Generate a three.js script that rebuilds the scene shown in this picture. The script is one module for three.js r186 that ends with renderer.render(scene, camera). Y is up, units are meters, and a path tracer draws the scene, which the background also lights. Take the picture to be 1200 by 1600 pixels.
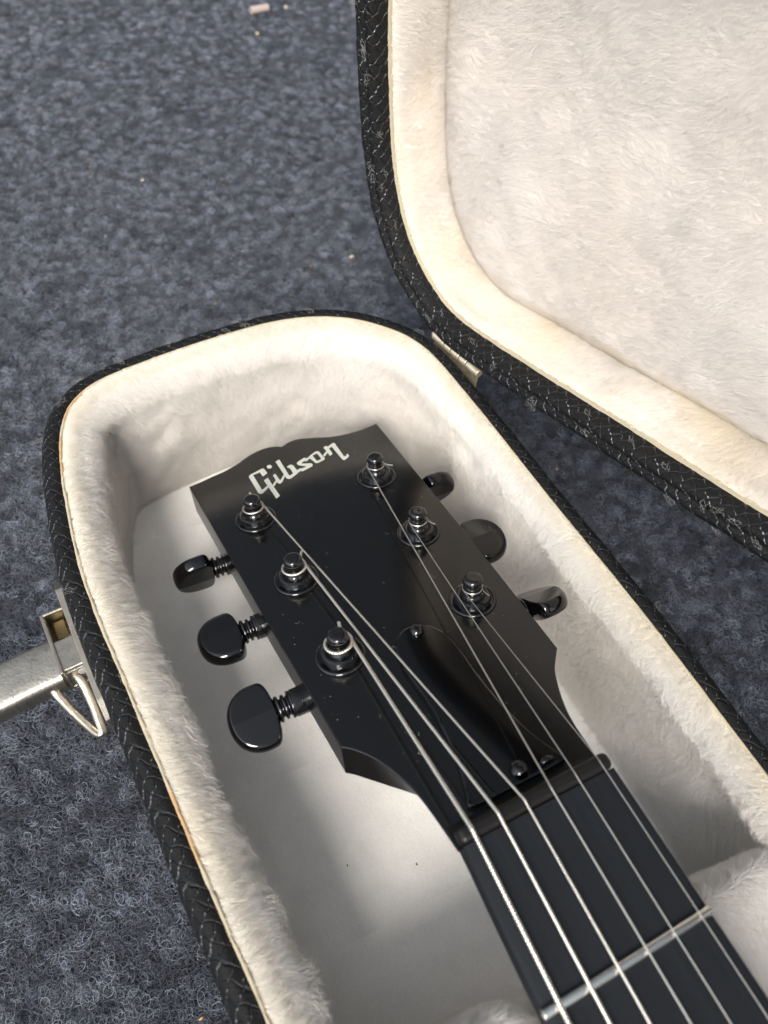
import * as THREE from 'three';
import { mergeGeometries, mergeVertices, toCreasedNormals } from 'three/addons/utils/BufferGeometryUtils.js';
import { RoundedBoxGeometry } from 'three/addons/geometries/RoundedBoxGeometry.js';

// ---------------------------------------------------------------- camera, light, exposure
const scene = new THREE.Scene();
const camera = new THREE.PerspectiveCamera(70, 768 / 1024, 0.01, 50);
camera.position.set(-0.0638, 0.29085, 0.0189);
camera.up.set(0.3214, 0.5809, -0.7478);
camera.lookAt(-0.0638 + 0.30163, 0.29085 - 0.81139, 0.0189 - 0.50067);
camera.focus = 0.25;
camera.userData.fStop = 13;

const renderer = new THREE.WebGLRenderer({ antialias: true });
renderer.setSize(768, 1024);
renderer.toneMapping = THREE.LinearToneMapping;
renderer.toneMappingExposure = 1.34;
renderer.shadowMap.enabled = true;

// low sun coming through an opening on the left of the case; the patch of sun ends just below the nut
const SUN = new THREE.Vector3(-0.90, 1.08, 0.80).normalize();
const onCase = new THREE.Vector3(0, 0.08, -0.1), patch = new THREE.Vector3(-1.659, 0.382, -1.866);
const sun = new THREE.SpotLight(new THREE.Color(1.0, 0.95, 0.885), 178, 0, 0.595, 0.106, 2);
sun.name = 'sun_patch';
sun.position.copy(onCase).addScaledVector(SUN, 4);
sun.target.position.copy(patch);
sun.castShadow = true;
sun.shadow.radius = 70;
scene.add(sun, sun.target);

{ // the dim room around: bluish daylight from above, brighter where the opening is
  const W = 128, H = 64, d = new Float32Array(W * H * 4), a = new THREE.Vector3(-0.86, 0.38, 0.34).normalize(), v = new THREE.Vector3();
  for (let j = 0; j < H; j++) for (let i = 0; i < W; i++) {
    const up = ((j + 0.5) / H - 0.5) * Math.PI, r = ((i + 0.5) / W - 0.5) * 2 * Math.PI;
    v.set(Math.cos(r) * Math.cos(up), Math.sin(up), Math.sin(r) * Math.cos(up));
    const w = Math.exp(-(1 - v.dot(a)) * 2.8), b = (0.16 + 0.14 * Math.max(0, v.y)) * (0.66 - 0.46 * v.x);
    const k = (j * W + i) * 4;
    d[k] = b * 0.82 + w * 1.40; d[k + 1] = b * 0.93 + w * 1.50; d[k + 2] = b * 1.10 + w * 1.63; d[k + 3] = 1;
  }
  const t = new THREE.DataTexture(d, W, H, THREE.RGBAFormat, THREE.FloatType);
  t.mapping = THREE.EquirectangularReflectionMapping; t.magFilter = THREE.LinearFilter; t.needsUpdate = true;
  scene.background = t; scene.environment = t;
}

// ---------------------------------------------------------------- helpers
let seed = 20240611;
const rnd = () => { seed = (seed + 0x6d2b79f5) | 0; let t = Math.imul(seed ^ (seed >>> 15), 1 | seed); t = (t + Math.imul(t ^ (t >>> 7), 61 | t)) ^ t; return ((t ^ (t >>> 14)) >>> 0) / 4294967296; };
const rr = (a, b) => a + (b - a) * rnd();
const hash = (x, y, z) => { let h = Math.imul(x, 374761393) + Math.imul(y, 668265263) + Math.imul(z, 1274126177); h = Math.imul(h ^ (h >>> 13), 1274126177); return ((h ^ (h >>> 16)) >>> 0) / 4294967296; };
function noise(x, y, z = 0) {   // value noise, 0..1
  const X = Math.floor(x), Y = Math.floor(y), Z = Math.floor(z), s = (t) => t * t * (3 - 2 * t), a = s(x - X), b = s(y - Y), c = s(z - Z), l = THREE.MathUtils.lerp;
  const h = (i, j, k) => hash(X + i, Y + j, Z + k);
  return l(l(l(h(0, 0, 0), h(1, 0, 0), a), l(h(0, 1, 0), h(1, 1, 0), a), b), l(l(h(0, 0, 1), h(1, 0, 1), a), l(h(0, 1, 1), h(1, 1, 1), a), b), c);
}
const fbm = (x, y, z = 0, n = 4) => { let s = 0, a = 0.5, t = 0; for (let i = 0; i < n; i++) { s += a * noise(x, y, z + i * 7.3); t += a; a *= 0.5; x *= 2.03; y *= 2.03; z *= 2.03; } return s / t; };
const V = (x, y, z) => new THREE.Vector3(x, y, z);
const MM = 0.001;
function mesh(name, geos, mat, parent = scene, kind) {   // geometries are authored in millimetres
  const list = [].concat(geos), g = list.length > 1 ? mergeGeometries(list.map((x) => { const y = x.index ? x.toNonIndexed() : x; for (const k of Object.keys(y.attributes)) if (!['position', 'normal', 'uv', 'color'].includes(k)) y.deleteAttribute(k); return y; })) : list[0];
  g.scale(MM, MM, MM);
  const m = new THREE.Mesh(g, mat); m.name = name; m.castShadow = m.receiveShadow = true;
  if (kind) m.userData.kind = kind;
  parent.add(m);
  return m;
}
const tag = (o, label, category, group, kind) => { if (label) o.userData.label = label; if (category) o.userData.category = category; if (group) o.userData.group = group; if (kind) o.userData.kind = kind; return o; };
function canvasOrData(w, h, f, srgb) {
  const d = new Uint8Array(w * h * 4);
  for (let j = 0; j < h; j++) for (let i = 0; i < w; i++) { const c = f(i / w, j / h, i, j), k = (j * w + i) * 4; for (let n = 0; n < 3; n++) d[k + n] = Math.max(0, Math.min(255, 255 * (Array.isArray(c) ? c[n] : c))); d[k + 3] = 255; }
  const t = new THREE.DataTexture(d, w, h); t.wrapS = t.wrapT = THREE.RepeatWrapping; t.magFilter = THREE.LinearFilter; t.minFilter = THREE.LinearMipmapLinearFilter; t.generateMipmaps = true;
  if (srgb) t.colorSpace = THREE.SRGBColorSpace; t.needsUpdate = true; return t;
}
const lin = (r, g, b) => new THREE.Color().setRGB(r, g, b);

// ---------------------------------------------------------------- materials
const tolexH = (u, v, one) => {   // diamond net of raised cord, 4 x 4 cells per tile, uneven
  const P2 = 2 * Math.PI, wob = 0.09 * Math.sin(P2 * (3 * u + 2 * v) + 2 * Math.sin(P2 * 2 * v)) + 0.06 * Math.sin(P2 * (5 * v - 2 * u)), a = (u * 4 + v * 4 + wob) % 1, b = (((u * 4 - v * 4 + wob) % 1) + 1) % 1;
  const da = Math.min(a, 1 - a), db = Math.min(b, 1 - b), n = 0.75 + 0.5 * noise(u * 26, v * 26, 8);
  const l = (d) => Math.max(0, 1 - (d / (0.105 * n)) ** 2);
  if (one) return l(da);
  return Math.max(l(da), l(db));
};
const tolexMap = canvasOrData(512, 512, (u, v) => {
  const h = tolexH(u, v), s = noise(u * 60, v * 60, 1), f = tolexH(u, v, true) * Math.max(0, noise(u * 34, v * 34, 5) - 0.5), k = h > 0.25 ? 0.045 + h * 0.045 + 1.0 * f * noise(u * 7, v * 7, 12) * 2 : 0.035 + 0.02 * s;
  return [k * 1.0, k * 1.0, k * 1.04];
}, true);
const tolexBump = canvasOrData(512, 512, (u, v) => 0.75 * tolexH(u, v) + 0.2 * noise(u * 90, v * 90, 2));
const tolexRough = canvasOrData(256, 256, (u, v) => 0.62 - 0.24 * tolexH(u, v) + 0.1 * noise(u * 40, v * 40, 9));
const M = {
  tolex: new THREE.MeshPhysicalMaterial({ map: tolexMap, bumpMap: tolexBump, bumpScale: 0.0005, roughnessMap: tolexRough, roughness: 1, specularIntensity: 0.5 }),
  lining: new THREE.MeshStandardMaterial({ vertexColors: true, roughness: 1, side: THREE.DoubleSide }),
  suede: new THREE.MeshPhysicalMaterial({
    color: lin(1, 1, 1), roughness: 0.95, sheen: 0.4, sheenColor: lin(0.8, 0.8, 0.8), sheenRoughness: 0.6,
    map: canvasOrData(512, 512, (u, v) => { const n = fbm(u * 6, v * 6, 2), f = noise(u * 220, v * 90, 4); const k = 0.945 + 0.07 * (n - 0.5) + 0.03 * (f - 0.5); return [k, k * 0.982, k * 0.955]; }, true),
    bumpMap: canvasOrData(512, 512, (u, v) => 0.5 * fbm(u * 12, v * 12, 6) + 0.3 * noise(u * 200, v * 120, 3)), bumpScale: 0.00025,
  }),
  fur: new THREE.MeshStandardMaterial({ color: lin(0.88, 0.84, 0.795), roughness: 0.85, side: THREE.DoubleSide }),
  piping: new THREE.MeshStandardMaterial({ vertexColors: true, roughness: 0.95 }),
  satin: new THREE.MeshPhysicalMaterial({ color: lin(0.0026, 0.0026, 0.0027), roughness: 0.18, specularIntensity: 1, ior: 1.58, roughnessMap: canvasOrData(512, 512, (u, v) => { const a = fbm(u * 5, v * 5, 1), c = noise(u * 6 + v * 90, v * 8 - u * 20, 4); return 0.62 + 0.45 * a + (c > 0.8 ? 0.12 : 0); }) }),
  neck: new THREE.MeshPhysicalMaterial({ color: lin(0.004, 0.004, 0.0045), roughness: 0.42, specularIntensity: 0.5 }),
  ebony: new THREE.MeshPhysicalMaterial({
    roughness: 0.6, specularIntensity: 0.45, color: lin(1, 1, 1),
    map: canvasOrData(256, 512, (u, v) => { const n = fbm(u * 30, v * 4, 5), k = 0.085 + 0.04 * (n - 0.5); return [k * 0.85, k, k * 1.2]; }, true),
    bumpMap: canvasOrData(256, 512, (u, v) => fbm(u * 60, v * 8, 2)), bumpScale: 0.00006,
  }),
  nut: new THREE.MeshPhysicalMaterial({ color: lin(0.007, 0.006, 0.0055), roughness: 0.4, specularIntensity: 0.6 }),
  gloss: new THREE.MeshPhysicalMaterial({ color: lin(0.002, 0.002, 0.0022), roughness: 0.07, clearcoat: 0.15, clearcoatRoughness: 0.04 }),
  blackChrome: new THREE.MeshPhysicalMaterial({ color: lin(0.045, 0.045, 0.048), metalness: 1, roughness: 0.12, clearcoat: 0.4, clearcoatRoughness: 0.05 }),
  blackMetal: new THREE.MeshPhysicalMaterial({ color: lin(0.004, 0.004, 0.0045), roughness: 0.14, clearcoat: 0.4, clearcoatRoughness: 0.08 }),
  pearl: new THREE.MeshPhysicalMaterial({ color: lin(0.50, 0.51, 0.44), roughness: 0.45 }),
  steel: new THREE.MeshPhysicalMaterial({ color: lin(0.66, 0.62, 0.55), metalness: 1, roughness: 0.30 }),
  wound: new THREE.MeshPhysicalMaterial({ color: lin(0.72, 0.67, 0.59), metalness: 1, roughness: 0.34 }),
  fret: new THREE.MeshPhysicalMaterial({ color: lin(0.80, 0.78, 0.72), metalness: 1, roughness: 0.2 }),
  nickel: new THREE.MeshPhysicalMaterial({
    metalness: 1, roughness: 0.36, color: lin(1, 1, 1),
    map: canvasOrData(256, 256, (u, v) => { const n = fbm(u * 9, v * 9, 3), s = noise(u * 70, v * 70, 6) > 0.86 ? 0.12 : 0, k = 0.70 + 0.16 * (n - 0.5) - s; return [k, k * 0.96, k * 0.89]; }, true),
    bumpMap: canvasOrData(256, 256, (u, v) => fbm(u * 40, v * 40, 4)), bumpScale: 0.00008,
  }),
  zinc: new THREE.MeshPhysicalMaterial({ color: lin(0.42, 0.42, 0.41), metalness: 0.7, roughness: 0.5 }),
  rusty: new THREE.MeshPhysicalMaterial({
    metalness: 0.75, roughness: 0.45, color: lin(1, 1, 1),
    map: canvasOrData(256, 256, (u, v) => { const n = fbm(u * 14, v * 14, 9), k = 0.76 + 0.34 * (n - 0.5); return n > 0.70 ? [0.72, 0.46, 0.16] : [k * 1.02, k * 0.96, k * 0.84]; }, true),
  }),
  brass: new THREE.MeshPhysicalMaterial({ color: lin(0.20, 0.15, 0.07), metalness: 1, roughness: 0.4 }),
  tan: new THREE.MeshStandardMaterial({ color: lin(0.36, 0.29, 0.26), roughness: 0.6 }),
  crumb: new THREE.MeshStandardMaterial({ color: lin(0.42, 0.35, 0.24), roughness: 0.9 }),
  black: new THREE.MeshStandardMaterial({ color: lin(0.02, 0.02, 0.02), roughness: 0.8 }),
  carpet: new THREE.MeshStandardMaterial({
    roughness: 1, color: lin(1, 1, 1),
    map: canvasOrData(1024, 1024, (u, v) => { const n = fbm(u * 60, v * 60, 1, 3), m = fbm(u * 9, v * 9, 7, 3), k = 0.20 + 0.16 * (n - 0.5) + 0.05 * (m - 0.5); return [k * 0.9, k * 1.0, k * 1.2]; }, true),
  }),
  fibre: new THREE.MeshStandardMaterial({ color: lin(1, 1, 1), roughness: 0.8 }),
  dust: new THREE.MeshStandardMaterial({ color: lin(0.32, 0.31, 0.29), roughness: 0.9 }),
};

// ---------------------------------------------------------------- outline of the case (plan, mm) and sweeps along it
const PLAN = [[-76, 322], [-79, 200], [-80, 100], [-82, 20], [-86, -22], [-89, -58], [-91.3, -85], [-93.2, -106], [-94.2, -128], [-93.4, -148], [-90.6, -176], [-86.8, -193], [-81, -205], [-73.5, -212.5], [-64, -217.5], [-41, -222.2], [-9, -225.4], [17, -225.4], [36, -221], [51, -213.2], [62, -203], [70, -192], [74.8, -178], [77.6, -146], [79.6, -92], [82, -38], [82.5, 12], [83, 100], [84, 200], [84, 322]];
const OUT = (() => {   // closed, evenly resampled, anticlockwise seen from above or not: inward normals are found below
  const c = new THREE.CatmullRomCurve3(PLAN.map(([x, z]) => V(x, 0, z)), false, 'centripetal'), n = 560, p = c.getSpacedPoints(n).map((q) => [q.x, q.z]);
  return p;
})();
const NRM = (() => {
  const n = OUT.length, raw = OUT.map((_, i) => { const a = OUT[Math.max(0, i - 1)], b = OUT[Math.min(n - 1, i + 1)], dx = b[0] - a[0], dz = b[1] - a[1], l = Math.hypot(dx, dz); return [-dz / l, dx / l]; });
  return raw.map((_, i) => { let x = 0, z = 0; for (let k = -7; k <= 7; k++) { const q = raw[Math.max(0, Math.min(n - 1, i + k))]; x += q[0]; z += q[1]; } const l = Math.hypot(x, z); return [x / l, z / l]; });
})();
const ARC = OUT.map(() => 0); for (let i = 1; i < OUT.length; i++) ARC[i] = ARC[i - 1] + Math.hypot(OUT[i][0] - OUT[i - 1][0], OUT[i][1] - OUT[i - 1][1]);
// profile: list of [inward offset, height]; vary(arc, k, off, h) may move a point; col(arc, k) gives a colour
function sweep(profile, { vary, col, uvScale = 1, step = 1 } = {}) {
  const pos = [], uv = [], cs = [], idx = [], m = profile.length;
  const pl = [0]; for (let k = 1; k < m; k++) pl[k] = pl[k - 1] + Math.hypot(profile[k][0] - profile[k - 1][0], profile[k][1] - profile[k - 1][1]);
  let rows = 0;
  for (let i = 0; i < OUT.length; i += step) {
    rows++;
    profile.forEach(([o, h], k) => {
      let q = [o, h]; if (vary) q = vary(ARC[i], k, o, h, OUT[i]);
      pos.push(OUT[i][0] + NRM[i][0] * q[0], q[1], OUT[i][1] + NRM[i][1] * q[0]);
      uv.push(ARC[i] / uvScale, pl[k] / uvScale);
      if (col) cs.push(...col(ARC[i], k, OUT[i]));
    });
  }
  for (let i = 0; i < rows - 1; i++) for (let k = 0; k < m - 1; k++) { const a = i * m + k, b = a + m; idx.push(a, a + 1, b, b, a + 1, b + 1); }
  const g = new THREE.BufferGeometry();
  g.setAttribute('position', new THREE.Float32BufferAttribute(pos, 3)); g.setAttribute('uv', new THREE.Float32BufferAttribute(uv, 2));
  if (col) g.setAttribute('color', new THREE.Float32BufferAttribute(cs, 3));
  g.setIndex(idx); g.computeVertexNormals();
  return g;
}
const smoothProfile = (pts, n) => { const c = new THREE.CatmullRomCurve3(pts.map(([a, b]) => V(a, b, 0)), false, 'centripetal'); return c.getSpacedPoints(n).map((q) => [q.x, q.y]); };
const planShape = (off) => { const s = new THREE.Shape(); OUT.forEach((p, i) => { const x = p[0] + NRM[i][0] * off, z = p[1] + NRM[i][1] * off; i ? s.lineTo(x, -z) : s.moveTo(x, -z); }); s.closePath(); return s; };
const RIM = 82, BASE = 3;      // heights of the rim plane and of the underside of the case above the carpet

// ---------------------------------------------------------------- fur: clumps of thin tapering strands laid on a surface
function strandClump(n, radius, len, width, bend, sd) {
  const keep = seed; seed = sd;
  const gs = [];
  for (let s = 0; s < n; s++) {
    const a = rr(0, 6.283), r = radius * Math.sqrt(rnd()), L = len * rr(0.7, 1.1), w = width * rr(0.7, 1.2), b = bend * rr(0.4, 1.3), ba = rr(-0.9, 0.9), tw = rr(0, 3.14);
    const pos = [], idx = [], nr = [], K = 4;
    for (let k = 0; k <= K; k++) {
      const t = k / K, x = r * Math.cos(a) + Math.cos(ba) * b * t * t * L, z = r * Math.sin(a) + Math.sin(ba) * b * t * t * L, y = L * t * (1 - 0.25 * b * t), ww = w * (1 - t * 0.85) / 2;
      for (let e = 0; e < 3; e++) { const q = tw + e * 2.094; pos.push(x + Math.cos(q) * ww, y, z + Math.sin(q) * ww); nr.push(Math.cos(q), 0.25, Math.sin(q)); }
    }
    for (let k = 0; k < K; k++) for (let e = 0; e < 3; e++) { const A = k * 3 + e, B = k * 3 + (e + 1) % 3; idx.push(A, A + 3, B, B, A + 3, B + 3); }
    const g = new THREE.BufferGeometry(); g.setAttribute('position', new THREE.Float32BufferAttribute(pos, 3)); g.setAttribute('normal', new THREE.Float32BufferAttribute(nr, 3)); g.setIndex(idx); gs.push(g);
  }
  seed = keep;
  return mergeGeometries(gs).scale(MM, MM, MM);
}
// scatter over a geometry in metres: density per mm2; lean(p, n) gives the combing direction; keep(p) 0..1 a local density
function scatter(geo, density, each, keep = () => 1) {
  const P = geo.attributes.position, N = geo.attributes.normal, I = geo.index, a = V(), b = V(), c = V(), n = V(), t = V();
  const count = I ? I.count / 3 : P.count / 3;
  for (let f = 0; f < count; f++) {
    const i = I ? [I.getX(f * 3), I.getX(f * 3 + 1), I.getX(f * 3 + 2)] : [f * 3, f * 3 + 1, f * 3 + 2];
    a.fromBufferAttribute(P, i[0]); b.fromBufferAttribute(P, i[1]); c.fromBufferAttribute(P, i[2]);
    t.copy(b).sub(a).cross(V().copy(c).sub(a));
    const mid = V().add(a).add(b).add(c).divideScalar(3);
    let want = t.length() / 2 * 1e6 * density * keep(mid); let k = Math.floor(want); if (rnd() < want - k) k++;
    for (; k > 0; k--) {
      let u = rnd(), v = rnd(); if (u + v > 1) { u = 1 - u; v = 1 - v; }
      const p = V().copy(a).multiplyScalar(1 - u - v).addScaledVector(b, u).addScaledVector(c, v);
      n.fromBufferAttribute(N, i[0]).multiplyScalar(1 - u - v).addScaledVector(t.fromBufferAttribute(N, i[1]), u).addScaledVector(t.fromBufferAttribute(N, i[2]), v).normalize();
      each(p, V().copy(n));
    }
  }
}
function instanced(name, geo, mat, parent, list) {
  const m = new THREE.InstancedMesh(geo, mat, list.length);
  m.name = name; m.userData.kind = 'stuff'; m.castShadow = m.receiveShadow = true;
  list.forEach((it, i) => { m.setMatrixAt(i, it.m); if (it.c) m.setColorAt(i, it.c); });
  parent.add(m);
  return m;
}
function frame(p, axis, toward, s) {   // y along axis, x leaning toward
  const y = axis.clone().normalize(), x = toward.clone().addScaledVector(y, -toward.dot(y)).normalize(), z = x.clone().cross(y);
  return new THREE.Matrix4().makeBasis(x.multiplyScalar(s), y.multiplyScalar(s), z.multiplyScalar(s)).setPosition(p);
}
function fur(name, geo, parent, { density, len, lay, comb, keep, flip = false, wild = 0.35, tint }) {
  const lists = [[], [], []];
  scatter(geo, density, (p, n) => {
    if (flip) n.negate();
    const q = p.clone().multiplyScalar(1000), d = comb(q, n);
    d.addScaledVector(n, -d.dot(n)).normalize();
    const side = d.clone().cross(n), sw = (fbm(q.x * 0.05 + 3, q.y * 0.05, q.z * 0.05, 3) - 0.5) * 2.2 + rr(-wild, wild);
    const g = d.clone().multiplyScalar(Math.cos(sw)).addScaledVector(side, Math.sin(sw));
    const L = lay * rr(0.75, 1.2), ax = n.clone().multiplyScalar(Math.cos(L)).addScaledVector(g, Math.sin(L));
    const v = 0.97 + 0.05 * rnd(), c = tint ? tint(q).multiplyScalar(v) : lin(v, v, v);
    lists[Math.floor(rnd() * 3)].push({ m: frame(p, ax, g, len / 4.5 * rr(0.75, 1.2)), c });
  }, keep);
  lists.forEach((l, i) => instanced(name, CLUMPS[i], M.fur, parent, l));
}
const CLUMPS = [1, 2, 3].map((k) => strandClump(12, 0.7, 4.5, 0.10, 0.5, 100 + k));   // 4.5 mm long, scaled when laid

// ---------------------------------------------------------------- carpet
const carpet = new THREE.Mesh((() => {
  const g = new THREE.PlaneGeometry(5, 5, 1, 1).rotateX(-Math.PI / 2), uv = g.attributes.uv; for (let i = 0; i < uv.count; i++) uv.setXY(i, uv.getX(i) * 25, uv.getY(i) * 25); return g;
})(), M.carpet);
carpet.name = 'carpet'; carpet.receiveShadow = true; carpet.position.set(0, 0, -0.4); tag(carpet, 'dark blue-grey looped needle-felt carpet under the open case', 'carpet', null, 'structure'); scene.add(carpet);
function curlClump(n, radius, sd) {   // loops and curls of carpet fibre
  const keep = seed; seed = sd; const gs = [];
  for (let s = 0; s < n; s++) {
    const a = rr(0, 6.283), r = radius * Math.sqrt(rnd()), ph = rr(0, 6.283), R = rr(0.7, 1.9), turn = rr(2.2, 6.0), dx = rr(-2.4, 2.4), dz = rr(-2.4, 2.4), h0 = rr(0.2, 1.0), h1 = rr(0.8, 2.3), tilt = rr(0.2, 1.0), w = rr(0.055, 0.10), K = 13;
    const pts = [];
    for (let k = 0; k <= K; k++) { const t = k / K, q = ph + turn * t; pts.push(V(r * Math.cos(a) + dx * (t - 0.5) + R * Math.cos(q), h0 + h1 * Math.sin(Math.PI * t) * 0.7 + tilt * R * 0.5 * (1 + Math.sin(q)), r * Math.sin(a) + dz * (t - 0.5) + R * Math.sin(q))); }
    const g = new THREE.TubeGeometry(new THREE.CatmullRomCurve3(pts), 16, w, 3, false); g.deleteAttribute('uv'); gs.push(g);
  }
  seed = keep; return mergeGeometries(gs).scale(MM, MM, MM);
}
{
  const shapes = [1, 2, 3].map((k) => curlClump(13, 3.0, 200 + k)), lists = [[], [], []];
  for (let x = -420; x < 360; x += 2) for (let z = -930; z < 170; z += 2) {
    if (x > -88 && x < 78 && z > -212) continue;
    const d = Math.hypot(x + 60, z + 60), k = d < 330 ? 0.30 : 0.30 * Math.max(0.42, 1 - (d - 330) / 500);
    if (rnd() > k * 4 * 0.52) continue;
    const px = x + rr(-1, 1), pz = z + rr(-1, 1);
    const light = 0.034 + 0.11 * Math.max(0, fbm(px * 0.25, pz * 0.25, 3, 3) - 0.24) + 0.24 * rnd() ** 3, warm = rr(0.94, 1.05);
    const m = new THREE.Matrix4().makeRotationY(rr(0, 6.283)).scale(V(1, rr(0.7, 1.15), 1)).setPosition(px * MM, -0.0003, pz * MM);
    lists[Math.floor(rnd() * 3)].push({ m, c: lin(light * 0.90 * warm, light * 0.97, light * 1.18) });
  }
  lists.forEach((l, i) => { const m = instanced('carpet_pile', shapes[i], M.fibre, carpet, l); m.position.set(0, 0, 0.4); });
}

// ---------------------------------------------------------------- guitar case: tub
const guitarCase = new THREE.Group(); guitarCase.name = 'guitar_case'; scene.add(guitarCase);
tag(guitarCase, 'open black textured guitar case lined with cream plush, standing on the carpet', 'guitar case');
const cream = (a, k) => [0.87 * k, (0.835 - 0.03 * a) * k, (0.80 - 0.10 * a) * k];
const shellProfile = [[8.4, RIM - 3], [8.2, RIM - 1.2], ...smoothProfile([[7.8, RIM - 0.2], [5.6, RIM + 0.7], [3.2, RIM + 0.4], [1.2, RIM - 1.4], [0.2, RIM - 4.2], [0, RIM - 8]], 14), [0.2, RIM - 40], [0.6, BASE + 4], [2.4, BASE + 1], [5, BASE]];
const rough = (amp) => (s, k, o, h, p) => { const d = amp * (fbm(s * 0.16, k * 0.5, 1, 2) - 0.5); return [o + d * 0.6, h + d]; };
const tub = mesh('tub', sweep(shellProfile, { uvScale: 20, vary: rough(0.9) }), M.tolex, guitarCase);
mesh('tub_base', new THREE.ExtrudeGeometry(planShape(4), { depth: 4, bevelEnabled: false }).rotateX(-Math.PI / 2).translate(0, BASE + 0.4, 0), M.black, tub);
{ // end of the tub towards the body, outside the picture
  const e = new RoundedBoxGeometry(160, RIM - BASE - 4, 8, 3, 3).translate(4, (RIM + BASE) / 2, 318); mesh('end_board', e, M.tolex, tub);
}
// lining of the tub walls
const wallProfile = smoothProfile([[7.2, RIM - 0.9], [8.6, RIM + 0.15], [10.4, RIM - 0.8], [13.8, RIM - 2.5], [17.2, RIM - 5.6], [18.8, RIM - 9.4], [18.4, RIM - 14], [17.4, RIM - 24], [17.4, RIM - 40], [17.2, RIM - 54], [17.6, RIM - 61], [19.6, RIM - 66.5], [24, RIM - 69.2], [31, RIM - 70.4]], 30);
const wallVary = (s, k, o, h, p) => {
  const w = Math.min(1, Math.max(0, k - 2) / 6), n = (fbm(s * 0.03, h * 0.035, 5, 3) - 0.5) * 6.5 + (fbm(s * 0.12, h * 0.12, 2, 2) - 0.5) * 1.6;
  const lip = p[1] > -185 ? Math.min(1, (p[1] + 185) / 40) : 0, in_ = Math.max(0, Math.min(1, (RIM - 10 - h) / 7));   // padded lip overhangs the wall along the sides
  if (p[0] < 0 && k > 24) o = Math.min(o, 18);
  if (p[0] > 0 && o > 8.6) { const f = Math.max(0, Math.min(1, (p[1] + 205) / 45)); o -= (o - 8.6) * 0.5 * f; }   // thinner padding on the hinge side
  return [o + n * w * (k > 24 ? 0.25 : 1) - 3.6 * lip * in_, h + 0.5 * w * n * (k > 24 ? 0.2 : 1)];
};
const stain = (p) => 0.12 + 0.9 * Math.max(0, fbm(p[0] * 0.03, p[1] * 0.03, 4, 3) - 0.52);
const wallGeo = sweep(wallProfile, { vary: wallVary, uvScale: 100, col: (s, k, p) => (k < 2 ? cream(1.1, 0.86) : cream(stain(p), 1)) });
const tubLining = mesh('tub_lining', wallGeo, M.lining, guitarCase);
// the cut edge of the lining along the rim, yellowed
mesh('lining_edge', sweep(smoothProfile([[7.3, RIM - 1.2], [7.4, RIM + 0.3], [7.8, RIM + 0.65], [8.3, RIM + 0.45], [8.6, RIM - 0.6]], 6), { vary: (s, k, o, h) => { const d = 0.5 * (noise(s * 1.3, k) - 0.5); return [o + d, h + d]; }, col: (s, k, p) => { const n = fbm(s * 0.06, 2, 7, 3); return n > 0.57 && p[0] < -70 ? [0.42, 0.27, 0.14] : [0.40, 0.34, 0.24]; } }), M.piping, guitarCase);
const FLOOR = RIM - 70;
const floorGeo = (() => {   // felt floor, gently uneven, in rings from the walls to the middle
  const ring = OUT.map((p, i) => [p[0] + NRM[i][0] * (p[0] > 0 ? 8 : 11), p[1] + NRM[i][1] * 11]), K = 40, pos = [], uv = [], idx = [], st = 2, m = Math.ceil(ring.length / st);
  for (let k = 0; k <= K; k++) for (let j = 0; j < m; j++) {
    const [x0, z0] = ring[j * st], t = k / K, x = x0 + (-6 - x0) * t, z = z0 + (Math.max(-150, Math.min(300, z0)) - z0) * t;
    pos.push(x, FLOOR + 1.6 * (fbm(x * 0.035, z * 0.035, 31, 3) - 0.5) + 2.2 * Math.exp(-k / 2.5), z); uv.push(x / 60, z / 60);
  }
  for (let k = 0; k < K; k++) for (let j = 0; j < m - 1; j++) { const a = k * m + j; idx.push(a, a + 1, a + m, a + 1, a + m + 1, a + m); }
  const g = new THREE.BufferGeometry(); g.setAttribute('position', new THREE.Float32BufferAttribute(pos, 3)); g.setAttribute('uv', new THREE.Float32BufferAttribute(uv, 2)); g.setIndex(idx); g.computeVertexNormals();
  if (g.attributes.normal.getY(3000) < 0) { for (let i = 0; i < idx.length; i += 3) { const q = idx[i]; idx[i] = idx[i + 1]; idx[i + 1] = q; } g.setIndex(idx); g.computeVertexNormals(); }
  return g;
})();
const floorLining = mesh('floor_lining', floorGeo, M.suede, guitarCase);

const inTub = (q) => q.z < 0.13;
{
  const down = (q, n) => V(-q.x / 60, -1.1, q.z < -150 ? (-150 - q.z) / 60 : 0.15);
  const warmth = (q) => { const a = 0.1 + 1.0 * Math.max(0, fbm(q.x * 0.03, q.z * 0.03, 4, 3) - 0.5); const edge = q.y > RIM - 1.6 ? 0.8 : 0; return lin(1, 1 - 0.05 * a - 0.02 * edge, 1 - 0.16 * a - 0.10 * edge); };
  fur('wall_pile', wallGeo, tubLining, { density: 3.2, len: 4.2, lay: 1.15, comb: down, tint: warmth, flip: false, wild: 0.5, keep: (q) => (inTub(q) ? (q.y < FLOOR * MM + 0.0016 ? 0.25 : 1) : 0) });
  // longer tufts hanging over the lip of the padding along both sides
  fur('lip_fringe', wallGeo, tubLining, { density: 1.5, len: 5.8, lay: 1.0, comb: (q) => V(-q.x / 60, -0.35, 0.2), tint: warmth, wild: 0.9, keep: (q) => (inTub(q) && q.z > -0.175 && q.y > (RIM - 12) * MM && q.y < (RIM - 4.5) * MM ? (q.x < 0 ? 1 : 0.5) * Math.max(0, fbm(q.x * 200, q.y * 100, q.z * 160, 2) - 0.3) * 3 : 0) });
}

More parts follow.
